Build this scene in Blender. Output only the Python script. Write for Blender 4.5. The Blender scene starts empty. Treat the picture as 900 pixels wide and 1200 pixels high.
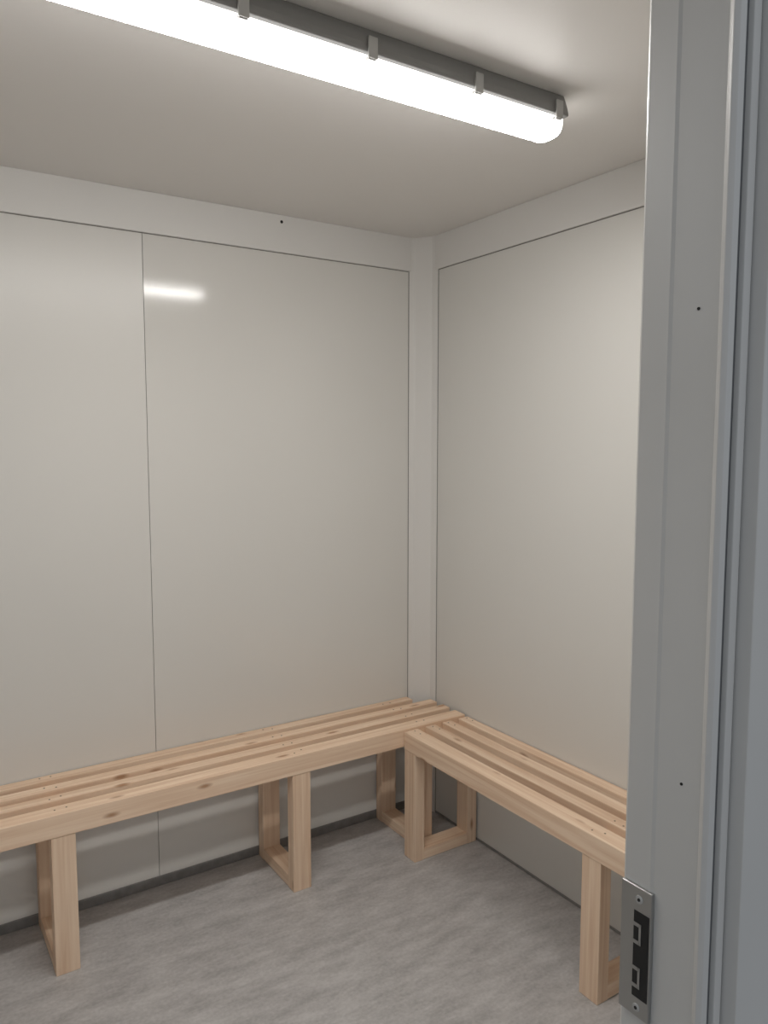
import bpy, bmesh, math, random
from mathutils import Vector, Matrix
random.seed(4)
sc = bpy.context.scene
sc.view_settings.view_transform = 'Standard'
sc.view_settings.look = 'None'

# ---------------------------------------------------------------- materials
def mat(name, col, rough=0.5, metal=0.0, spec=0.5):
    m = bpy.data.materials.new(name); m.use_nodes = True
    b = m.node_tree.nodes['Principled BSDF']
    b.inputs['Base Color'].default_value = (*col, 1)
    b.inputs['Roughness'].default_value = rough
    b.inputs['Metallic'].default_value = metal
    b.inputs['Specular IOR Level'].default_value = spec
    return m

def mottled(name, c1, c2, scale, rough, stretch=(1,1,1), bump=0.0, spec=0.5, detail=4):
    m = mat(name, c1, rough, 0, spec); nt = m.node_tree; n = nt.nodes; l = nt.links
    b = n['Principled BSDF']
    tc = n.new('ShaderNodeTexCoord'); mp = n.new('ShaderNodeMapping')
    mp.inputs['Scale'].default_value = stretch
    nz = n.new('ShaderNodeTexNoise'); nz.inputs['Scale'].default_value = scale
    nz.inputs['Detail'].default_value = detail
    r = n.new('ShaderNodeValToRGB')
    r.color_ramp.elements[0].position = .32; r.color_ramp.elements[0].color = (*c1,1)
    r.color_ramp.elements[1].position = .68; r.color_ramp.elements[1].color = (*c2,1)
    l.new(tc.outputs['Object'], mp.inputs[0]); l.new(mp.outputs[0], nz.inputs['Vector'])
    l.new(nz.outputs['Fac'], r.inputs[0]); l.new(r.outputs[0], b.inputs['Base Color'])
    if bump:
        bp = n.new('ShaderNodeBump'); bp.inputs['Strength'].default_value = bump
        bp.inputs['Distance'].default_value = .002
        l.new(nz.outputs['Fac'], bp.inputs['Height']); l.new(bp.outputs[0], b.inputs['Normal'])
    return m

M_panelA = mottled('panel_white_satin', (.695,.68,.648), (.71,.695,.663), 1.5, .30)
M_panelB = mottled('panel_white_gloss', (.695,.68,.648), (.71,.695,.663), 1.5, .11)
M_panelR = mottled('panel_white_side', (.695,.683,.652), (.71,.698,.667), 1.5, .38)
M_trim   = mottled('trim_white', (.735,.722,.70), (.75,.737,.715), 2.0, .4)
M_ceil   = mottled('ceiling_white', (.80,.778,.752), (.815,.793,.767), 1.2, .45)
M_dark   = mat('joint_dark', (.20,.19,.18), .8)
M_skirt  = mottled('vinyl_skirting', (.20,.195,.19), (.25,.245,.24), 30, .5)
M_frame  = mottled('frame_grey_paint', (.54,.535,.52), (.57,.565,.55), 4, .4)
M_steel  = mat('strike_steel', (.42,.42,.41), .35, .85)
M_black  = mat('black_void', (.006,.006,.006), .6)
M_gasket = mat('seal_grey', (.12,.125,.13), .6)
M_house  = mat('lamp_housing_grey', (.26,.26,.255), .45)
M_clip   = mat('lamp_clip', (.45,.45,.44), .35)
M_screw  = mat('screw_dark', (.22,.15,.10), .5, .3)
M_ext    = mottled('exterior_panel', (.5,.52,.55), (.54,.56,.59), 3, .5)
M_ground = mottled('ground_asphalt', (.16,.16,.165), (.26,.26,.265), 18, .9)

# floor vinyl: brushed mottled flakes
def floor_mat():
    m = mat('floor_vinyl', (.4,.4,.4), .5); nt=m.node_tree; n=nt.nodes; l=nt.links
    b=n['Principled BSDF']; tc=n.new('ShaderNodeTexCoord')
    mp=n.new('ShaderNodeMapping'); mp.inputs['Scale'].default_value=(4,11,1)
    mp.inputs['Rotation'].default_value=(0,0,.2)
    a=n.new('ShaderNodeTexNoise'); a.inputs['Scale'].default_value=1.6; a.inputs['Detail'].default_value=8
    a.inputs['Roughness'].default_value=.7
    c=n.new('ShaderNodeTexNoise'); c.inputs['Scale'].default_value=90; c.inputs['Detail'].default_value=3
    l.new(tc.outputs['Object'],mp.inputs[0]); l.new(mp.outputs[0],a.inputs['Vector']); l.new(tc.outputs['Object'],c.inputs['Vector'])
    mx=n.new('ShaderNodeMath'); mx.operation='MULTIPLY_ADD'; mx.inputs[1].default_value=.35
    l.new(c.outputs['Fac'],mx.inputs[0]); l.new(a.outputs['Fac'],mx.inputs[2])
    r=n.new('ShaderNodeValToRGB'); e=r.color_ramp.elements
    e[0].position=.50; e[0].color=(.365,.352,.348,1); e[1].position=.84; e[1].color=(.56,.545,.54,1)
    l.new(mx.outputs[0],r.inputs[0]); l.new(r.outputs[0],b.inputs['Base Color'])
    return m
M_floor = floor_mat()

def wood_mat(name, lo, hi):
    m = mat(name, hi, .6, 0, .3); nt=m.node_tree; n=nt.nodes; l=nt.links
    b=n['Principled BSDF']; tc=n.new('ShaderNodeTexCoord'); oi=n.new('ShaderNodeObjectInfo')
    off=n.new('ShaderNodeVectorMath'); off.operation='SCALE'; off.inputs['Scale'].default_value=9.0
    cmb=n.new('ShaderNodeCombineXYZ')
    for i in range(3): l.new(oi.outputs['Random'], cmb.inputs[i])
    l.new(cmb.outputs[0], off.inputs[0])
    add=n.new('ShaderNodeVectorMath'); l.new(tc.outputs['Object'],add.inputs[0]); l.new(off.outputs[0],add.inputs[1])
    mp=n.new('ShaderNodeMapping'); mp.inputs['Scale'].default_value=(1.2,38,38)
    l.new(add.outputs[0],mp.inputs[0])
    g=n.new('ShaderNodeTexNoise'); g.inputs['Scale'].default_value=1.6; g.inputs['Detail'].default_value=5; g.inputs['Distortion'].default_value=.6
    l.new(mp.outputs[0],g.inputs['Vector'])
    r=n.new('ShaderNodeValToRGB'); e=r.color_ramp.elements
    e[0].position=.3; e[0].color=(*lo,1); e[1].position=.65; e[1].color=(*hi,1)
    l.new(g.outputs['Fac'],r.inputs[0])
    # knots
    mk=n.new('ShaderNodeMapping'); mk.inputs['Scale'].default_value=(4.6,14,14)
    l.new(add.outputs[0],mk.inputs[0])
    v=n.new('ShaderNodeTexVoronoi'); v.inputs['Scale'].default_value=1.0; l.new(mk.outputs[0],v.inputs['Vector'])
    kr=n.new('ShaderNodeValToRGB'); k=kr.color_ramp.elements
    k[0].position=.05; k[0].color=(.85,.85,.85,1); k[1].position=.15; k[1].color=(0,0,0,1)
    l.new(v.outputs['Distance'],kr.inputs[0])
    mix=n.new('ShaderNodeMix'); mix.data_type='RGBA'
    l.new(kr.outputs[0],mix.inputs[0]); l.new(r.outputs[0],mix.inputs[6]); mix.inputs[7].default_value=(.40,.20,.10,1)
    # board to board tone
    hs=n.new('ShaderNodeHueSaturation'); mr=n.new('ShaderNodeMapRange')
    mr.inputs['To Min'].default_value=.92; mr.inputs['To Max'].default_value=1.05
    l.new(oi.outputs['Random'],mr.inputs[0]); l.new(mr.outputs[0],hs.inputs['Value'])
    l.new(mix.outputs[2],hs.inputs['Color']); l.new(hs.outputs[0],b.inputs['Base Color'])
    bp=n.new('ShaderNodeBump'); bp.inputs['Strength'].default_value=.15; bp.inputs['Distance'].default_value=.001
    l.new(g.outputs['Fac'],bp.inputs['Height']); l.new(bp.outputs[0],b.inputs['Normal'])
    return m
M_wood = wood_mat('pine_planed', (.74,.51,.35), (.90,.70,.53))

# ---------------------------------------------------------------- helpers
def link(o, parent=None):
    sc.collection.objects.link(o)
    if parent: o.parent = parent
    return o
def empty(name, loc=(0,0,0)):
    e = bpy.data.objects.new(name, None); e.empty_display_size=.1; e.location=loc; sc.collection.objects.link(e); return e
def mesh_boxes(name, boxes, mats, parent=None, bevel=0.0):
    """boxes: (x0,x1,y0,y1,z0,z1,matindex)"""
    bm = bmesh.new()
    for bx in boxes:
        x0,x1,y0,y1,z0,z1,mi = bx
        r = bmesh.ops.create_cube(bm, size=1)
        for v in r['verts']:
            v.co = Vector(((x0+x1)/2+v.co.x*(x1-x0),(y0+y1)/2+v.co.y*(y1-y0),(z0+z1)/2+v.co.z*(z1-z0)))
        fs=set(f for v in r['verts'] for f in v.link_faces)
        for f in fs: f.material_index = mi
    me = bpy.data.meshes.new(name); bm.to_mesh(me); bm.free()
    for m in mats: me.materials.append(m)
    o = bpy.data.objects.new(name, me); link(o, parent)
    if bevel:
        md=o.modifiers.new('bev','BEVEL'); md.width=bevel; md.segments=2; md.limit_method='ANGLE'
    return o
def extrude_poly(name, pts, axis, a, b, m, parent=None, bevel=0.0, smooth=False):
    """pts in the plane perpendicular to axis; axis 'z': (x,y); axis 'x': (y,z)"""
    bm = bmesh.new()
    def P(p,t):
        return (p[0],p[1],t) if axis=='z' else (t,p[0],p[1])
    v0=[bm.verts.new(P(p,a)) for p in pts]; v1=[bm.verts.new(P(p,b)) for p in pts]
    n=len(pts)
    for i in range(n):
        f=bm.faces.new((v0[i],v0[(i+1)%n],v1[(i+1)%n],v1[i])); f.smooth=smooth
    bm.faces.new(v0); bm.faces.new(v1)
    bmesh.ops.recalc_face_normals(bm, faces=bm.faces)
    me=bpy.data.meshes.new(name); bm.to_mesh(me); bm.free(); me.materials.append(m)
    o=bpy.data.objects.new(name,me); link(o,parent)
    if bevel:
        md=o.modifiers.new('bev','BEVEL'); md.width=bevel; md.segments=3; md.limit_method='ANGLE'; md.angle_limit=math.radians(50)
    return o
def board(name, c, size, rot, parent, m=None):
    """board with its length along local X"""
    bm=bmesh.new(); bmesh.ops.create_cube(bm,size=1)
    for v in bm.verts: v.co=Vector((v.co.x*size[0],v.co.y*size[1],v.co.z*size[2]))
    bmesh.ops.bevel(bm, geom=bm.edges[:], offset=.0025, segments=2, affect='EDGES', profile=.6)
    me=bpy.data.meshes.new(name); bm.to_mesh(me); bm.free(); me.materials.append(m or M_wood)
    o=bpy.data.objects.new(name,me); o.location=c; o.rotation_euler=rot; link(o,parent); return o
def box_board(name, x0,x1,y0,y1,z0,z1,parent):
    d=(x1-x0,y1-y0,z1-z0); c=((x0+x1)/2,(y0+y1)/2,(z0+z1)/2)
    i=d.index(max(d))
    if i==0: return board(name,c,d,(0,0,0),parent)
    if i==1: return board(name,c,(d[1],d[0],d[2]),(0,0,math.pi/2),parent)
    return board(name,c,(d[2],d[1],d[0]),(0,math.pi/2,0),parent)
def discs(name, pts, normal, r, m, parent, h=.0012):
    bm=bmesh.new(); q=Vector((0,0,1)).rotation_difference(Vector(normal)).to_matrix().to_4x4()
    for p in pts:
        bmesh.ops.create_cone(bm,cap_ends=True,segments=16,radius1=r,radius2=r*.9,depth=h,matrix=Matrix.Translation(p)@q)
    me=bpy.data.meshes.new(name); bm.to_mesh(me); bm.free(); me.materials.append(m)
    return link(bpy.data.objects.new(name,me),parent)

# ---------------------------------------------------------------- room
H=2.45; XL=-3.0; YF=-2.155; TH=.09
BZ=2.314
mesh_boxes('wall_back',[
  (XL,-2.380,0,.05,0,H,0),(-2.378,-1.178,0,.05,0,H,0),(-1.176,0,0,.05,0,H,1),
  (XL-.05,.05,.05,.10,0,H,2)],[M_panelA,M_panelB,M_dark])
mesh_boxes('wall_right',[(0,.05,-1.2,-.0005,0,H,0),(0,.05,YF,-1.2008,0,H,0),(.05,.10,YF-.09,.10,0,H,1)],[M_panelR,M_dark])
mesh_boxes('wall_left',[(XL-.1,XL,YF,0,0,H,0)],[M_panelR])
XR=-1.20; XO=-2.28; ZD=2.13
mesh_boxes('wall_front',[(XR,.1,YF-TH,YF,0,H,0),(XL-.1,XO,YF-TH,YF,0,H,0),(XO,XR,YF-TH,YF,ZD+.06,H,0),
   (XR,.1,YF-TH-.012,YF-TH,0,H,1),(XL-.1,XO,YF-TH-.012,YF-TH,0,H,1),(XO,XR,YF-TH-.012,YF-TH,ZD+.06,H,1)],[M_panelR,M_ext])
mesh_boxes('floor',[(XL-.1,.1,YF-TH-.012,.1,-.08,0,0)],[M_floor])
mesh_boxes('ceiling',[(XL-.1,.1,YF-TH-.012,.1,H,H+.08,0)],[M_ceil])
mesh_boxes('ground',[(-9,7,-9,YF-TH-.012,-.2,-.08,0)],[M_ground])
def beam(name,x0,x1,y0,y1):
    return mesh_boxes(name,[(x0,x1,y0,y1,BZ,H,0)],[M_trim],bevel=.002)
beam('trim_1',XL,-.07,-.008,0)
beam('trim_2',-.008,0,YF,-.085)
mesh_boxes('trim_3',[(XL,-.08,-.0016,0,BZ-.0025,BZ,0),(-.0016,0,YF,-.10,BZ-.0025,BZ,0)],[M_dark])
# corner column
extrude_poly('trim_4',[(0,0),(-.076,0),(-.076,-.004),(-.057,-.010),(-.052,-.015),(-.015,-.070),(-.011,-.076),(-.005,-.104),(0,-.104)],'z',0,H,M_trim)
mesh_boxes('trim_5',[(-.078,-.076,-.0016,0,0,BZ,0),(-.0016,0,-.106,-.104,0,BZ,0)],[M_dark])
discs('trim_6',[Vector((-.66,-.0085,2.425))],(0,-1,0),.006,M_black,None)
def skirt(name,x0,x1,y0,y1,h=.036): return mesh_boxes(name,[(x0,x1,y0,y1,0,h,0)],[M_skirt],bevel=.002)
skirt('baseboard_back',XL,-.079,-.006,0)
skirt('baseboard_right',-.004,0,YF,-.106,.010)

# ---------------------------------------------------------------- benches
D=.312; SW=.046; FW=.064; GP=(D-FW-3*SW)/3; LZ=.505; TK=.07; ST=.034; LW=.07; LD=.045
def rows():
    r=[(.004+i*(SW+GP), .004+i*(SW+GP)+SW) for i in range(3)]
    return r+[(.004+D-FW,.004+D)]
b1=empty('slatted_wooden_bench')
for i,(a,b) in enumerate(rows()):
    xe = -.085 if i<1 else (-.012)
    if i==1: xe=-.016
    box_board(f'slat_{i+1}',XL+.03,xe,-b,-a,LZ-(TK if i==3 else ST),LZ,b1)
def uframe_y(px,k,par,zt):
    y0,y1=-D-.004+.002,-.009
    box_board(f'front_leg_{k}',px,px+LW,y0,y0+LD,0,zt,par)
    box_board(f'back_leg_{k}',px,px+LW,y1-LD,y1,0,zt,par)
    box_board(f'foot_rail_{k}',px+.0005,px+LW-.0005,y0+LD,y1-LD,0.001,LD,par)
    box_board(f'bearer_{k}',px+.001,px+LW-.001,-D-.004+FW,y1,zt,LZ-ST,par)
for k,px in enumerate([-.245,-.79,-1.587,-2.38,-2.92]): uframe_y(px,k+1,b1,LZ-TK)
pts=[]
for px in [-.21,-.755,-1.552,-2.345]:
    for (a,b) in rows():
        for dx in (-.016,.018): pts.append(Vector((px+dx,-(a+b)/2+random.uniform(-.01,.01),LZ+.0002)))
discs('screw_heads',pts,(0,0,1),.003,M_screw,b1)

RZ=.497; YE=-2.06; YS=-D-.008
b2=empty('slatted_wooden_bench.001')
for i,(a,b) in enumerate(rows()):
    box_board(f'slat_{i+1}',-b,-a,YE,YS,RZ-(TK if i==3 else ST),RZ,b2)
def uframe_x(py,k,par,zt):
    x0,x1=-D-.002,-.009
    box_board(f'front_leg_{k}',x0,x0+LD,py,py+LW,0,zt,par)
    box_board(f'back_leg_{k}',x1-LD,x1,py,py+LW,0,zt,par)
    box_board(f'foot_rail_{k}',x0+LD,x1-LD,py+.0005,py+LW-.0005,.001,LD,par)
    box_board(f'bearer_{k}',-D-.004+FW,x1,py+.001,py+LW-.001,zt,RZ-ST,par)
for k,py in enumerate([-.39,-1.29,-2.04]): uframe_x(py,k+1,b2,RZ-TK)
pts=[]
for py in [-.355,-1.255,-2.0]:
    for (a,b) in rows():
        for dy in (-.016,.018): pts.append(Vector((-(a+b)/2+random.uniform(-.01,.01),py+dy,RZ+.0002)))
discs('screw_heads',pts,(0,0,1),.003,M_screw,b2)

# ---------------------------------------------------------------- ceiling light
lamp=empty('ceiling_batten_light')
LX0,LX1=-2.03,-.515; LY=-1.245; HB=.054
hp=[(LY-.040,H),(LY-.046,H-.014),(LY-.054,H-.036),(LY-.057,H-HB+.006),(LY-.057,H-HB),(LY+.057,H-HB),(LY+.057,H-HB+.006),(LY+.054,H-.036),(LY+.046,H-.014),(LY+.040,H)]
extrude_poly('housing',hp,'x',LX0,LX1,M_house,lamp,bevel=.003)
# prismatic cover: LED strip shines down, so the lower part is far brighter than the top edge by the housing
me_=bpy.data.materials.new('diffuser_glow'); me_.use_nodes=True
nt=me_.node_tree; bs=nt.nodes['Principled BSDF']; bs.inputs['Base Color'].default_value=(.9,.9,.9,1); bs.inputs['Roughness'].default_value=.3
bs.inputs['Emission Color'].default_value=(1.0,.975,.94,1)
tc=nt.nodes.new('ShaderNodeTexCoord'); sp=nt.nodes.new('ShaderNodeSeparateXYZ'); mr=nt.nodes.new('ShaderNodeMapRange')
mr.interpolation_type='SMOOTHSTEP'
mr.inputs['From Min'].default_value=H-HB-.014; mr.inputs['From Max'].default_value=H-HB-.040
mr.inputs['To Min'].default_value=2.2; mr.inputs['To Max'].default_value=50
nt.links.new(tc.outputs['Object'],sp.inputs[0]); nt.links.new(sp.outputs['Z'],mr.inputs[0]); nt.links.new(mr.outputs[0],bs.inputs['Emission Strength'])
def diffuser():
    bm=bmesh.new(); prof=[]
    N=20
    for i in range(N+1):
        t=math.pi*i/N
        prof.append((math.copysign(abs(math.cos(t))**.6,math.cos(t)), -abs(math.sin(t))**.75))
    xs=[(LX0+.002,.80),(LX0+.006,.92),(LX0+.016,1),(LX1-.016,1),(LX1-.006,.92),(LX1-.002,.80)]
    rings=[]
    for x,s in xs:
        rings.append([bm.verts.new((x,LY+p[0]*.044*(.5+.5*s),H-HB+p[1]*.041*s)) for p in prof])
    for a,b in zip(rings,rings[1:]):
        for i in range(N):
            f=bm.faces.new((a[i],a[i+1],b[i+1],b[i])); f.smooth=True
        bm.faces.new((a[N],a[0],b[0],b[N]))
    bm.faces.new(rings[0]); bm.faces.new(rings[-1])
    bmesh.ops.recalc_face_normals(bm,faces=bm.faces)
    me=bpy.data.meshes.new('diffuser'); bm.to_mesh(me); bm.free(); me.materials.append(me_)
    return link(bpy.data.objects.new('diffuser',me),lamp)
diffuser()
cl=[]
for x in (-.55,-.80,-1.08,-1.36,-1.64,-1.90,-2.0):
    for s in (-1,1):
        y=LY+s*.059
        cl.append((x-.011,x+.011,min(y-.003,y+.003),max(y-.003,y+.003),H-HB-.012,H-.024,0))
        y=LY+s*.052
        cl.append((x-.009,x+.009,min(y-.006,y+.006),max(y-.006,y+.006),H-HB-.014,H-HB-.006,0))
mesh_boxes('clips',cl,[M_clip],lamp,bevel=.0015)
extrude_poly('cable_gland',[(LY+.013*math.cos(t*math.pi/6),H-.024+.013*math.sin(t*math.pi/6)) for t in range(12)],'x',LX1,LX1+.02,M_house,lamp)

# ---------------------------------------------------------------- door frame
fr=empty('door_frame')
prof=[(-1.199,-2.150),(-1.286,-2.150),(-1.290,-2.155),(-1.2912,-2.188),(-1.290,-2.192),(-1.290,-2.243),(-1.294,-2.246),
 (-1.297,-2.251),(-1.294,-2.256),(-1.286,-2.257),(-1.283,-2.250),(-1.277,-2.250),(-1.276,-2.258),(-1.268,-2.260),
 (-1.266,-2.255),(-1.264,-2.255),(-1.262,-2.273),(-1.199,-2.286)]
extrude_poly('jamb_right',prof,'z',0,ZD+.06,M_frame,fr,bevel=.0010)
cx=(-1.29-2.19)/2
extrude_poly('jamb_left',[(2*cx-p[0],p[1]) for p in prof],'z',0,ZD+.06,M_frame,fr,bevel=.0010)
mesh_boxes('head',[(-2.19,-1.29,-2.257,-2.150,ZD,ZD+.06,0),(-2.19,-1.29,-2.286,-2.257,ZD+.02,ZD+.06,0)],[M_frame],fr,bevel=.002)
mesh_boxes('threshold',[(-2.19,-1.29,-2.286,-2.150,0,.012,0)],[M_steel],fr,bevel=.002)
mesh_boxes('seal',[(-1.2835,-1.2765,-2.2525,-2.249,.0,ZD,0),(-1.2662,-1.2638,-2.2562,-2.2545,0,ZD,0)],[M_gasket],fr)
mesh_boxes('strike_plate',[(-1.2950,-1.2900,-2.194,-2.154,.982,1.130,0)],[M_steel],fr,bevel=.0010)
mesh_boxes('strike_slots',[(-1.2956,-1.2940,-2.1915,-2.172,1.005,1.103,0)],[M_black],fr)
tz=[]
for z0,z1 in ((1.086,1.090),(1.066,1.070),(1.036,1.040),(1.016,1.020)):
    tz.append((-1.2962,-1.2952,-2.180,-2.171,z0,z1,0))
tz += [(-1.2962,-1.2952,-2.182,-2.1792,1.066,1.090,0),(-1.2962,-1.2952,-2.182,-2.1792,1.016,1.040,0)]
mesh_boxes('strike_tongues',tz,[M_steel],fr)
discs('strike_screws',[Vector((-1.2953,-2.178,z)) for z in (.993,1.117)],(-1,0,0),.0048,M_clip,fr)
discs('strike_screw_recess',[Vector((-1.2960,-2.178,z)) for z in (.993,1.117)],(-1,0,0),.002,M_black,fr)
discs('screw_holes',[Vector((-1.2903,-2.221,1.738)),Vector((-1.2903,-2.221,1.262))],(-1,0,0),.0016,M_black,fr)

# ---------------------------------------------------------------- world (overcast daylight outside)
w=bpy.data.worlds.new('World'); sc.world=w; w.use_nodes=True
bg=w.node_tree.nodes['Background']; bg.inputs[0].default_value=(.89,.94,1,1); bg.inputs[1].default_value=.60

# ---------------------------------------------------------------- camera
cam=bpy.data.cameras.new('camera'); co=bpy.data.objects.new('camera',cam); sc.collection.objects.link(co)
cam.sensor_fit='VERTICAL'; cam.sensor_height=24; cam.lens=24*904/1200; cam.clip_start=.01
co.location=(-1.96,-2.69,1.61)
th=math.radians(56.8); p=math.radians(5.2)
d=Vector((math.cos(th)*math.cos(p),math.sin(th)*math.cos(p),-math.sin(p)))
co.rotation_euler=d.to_track_quat('-Z','Y').to_euler()
sc.camera=co
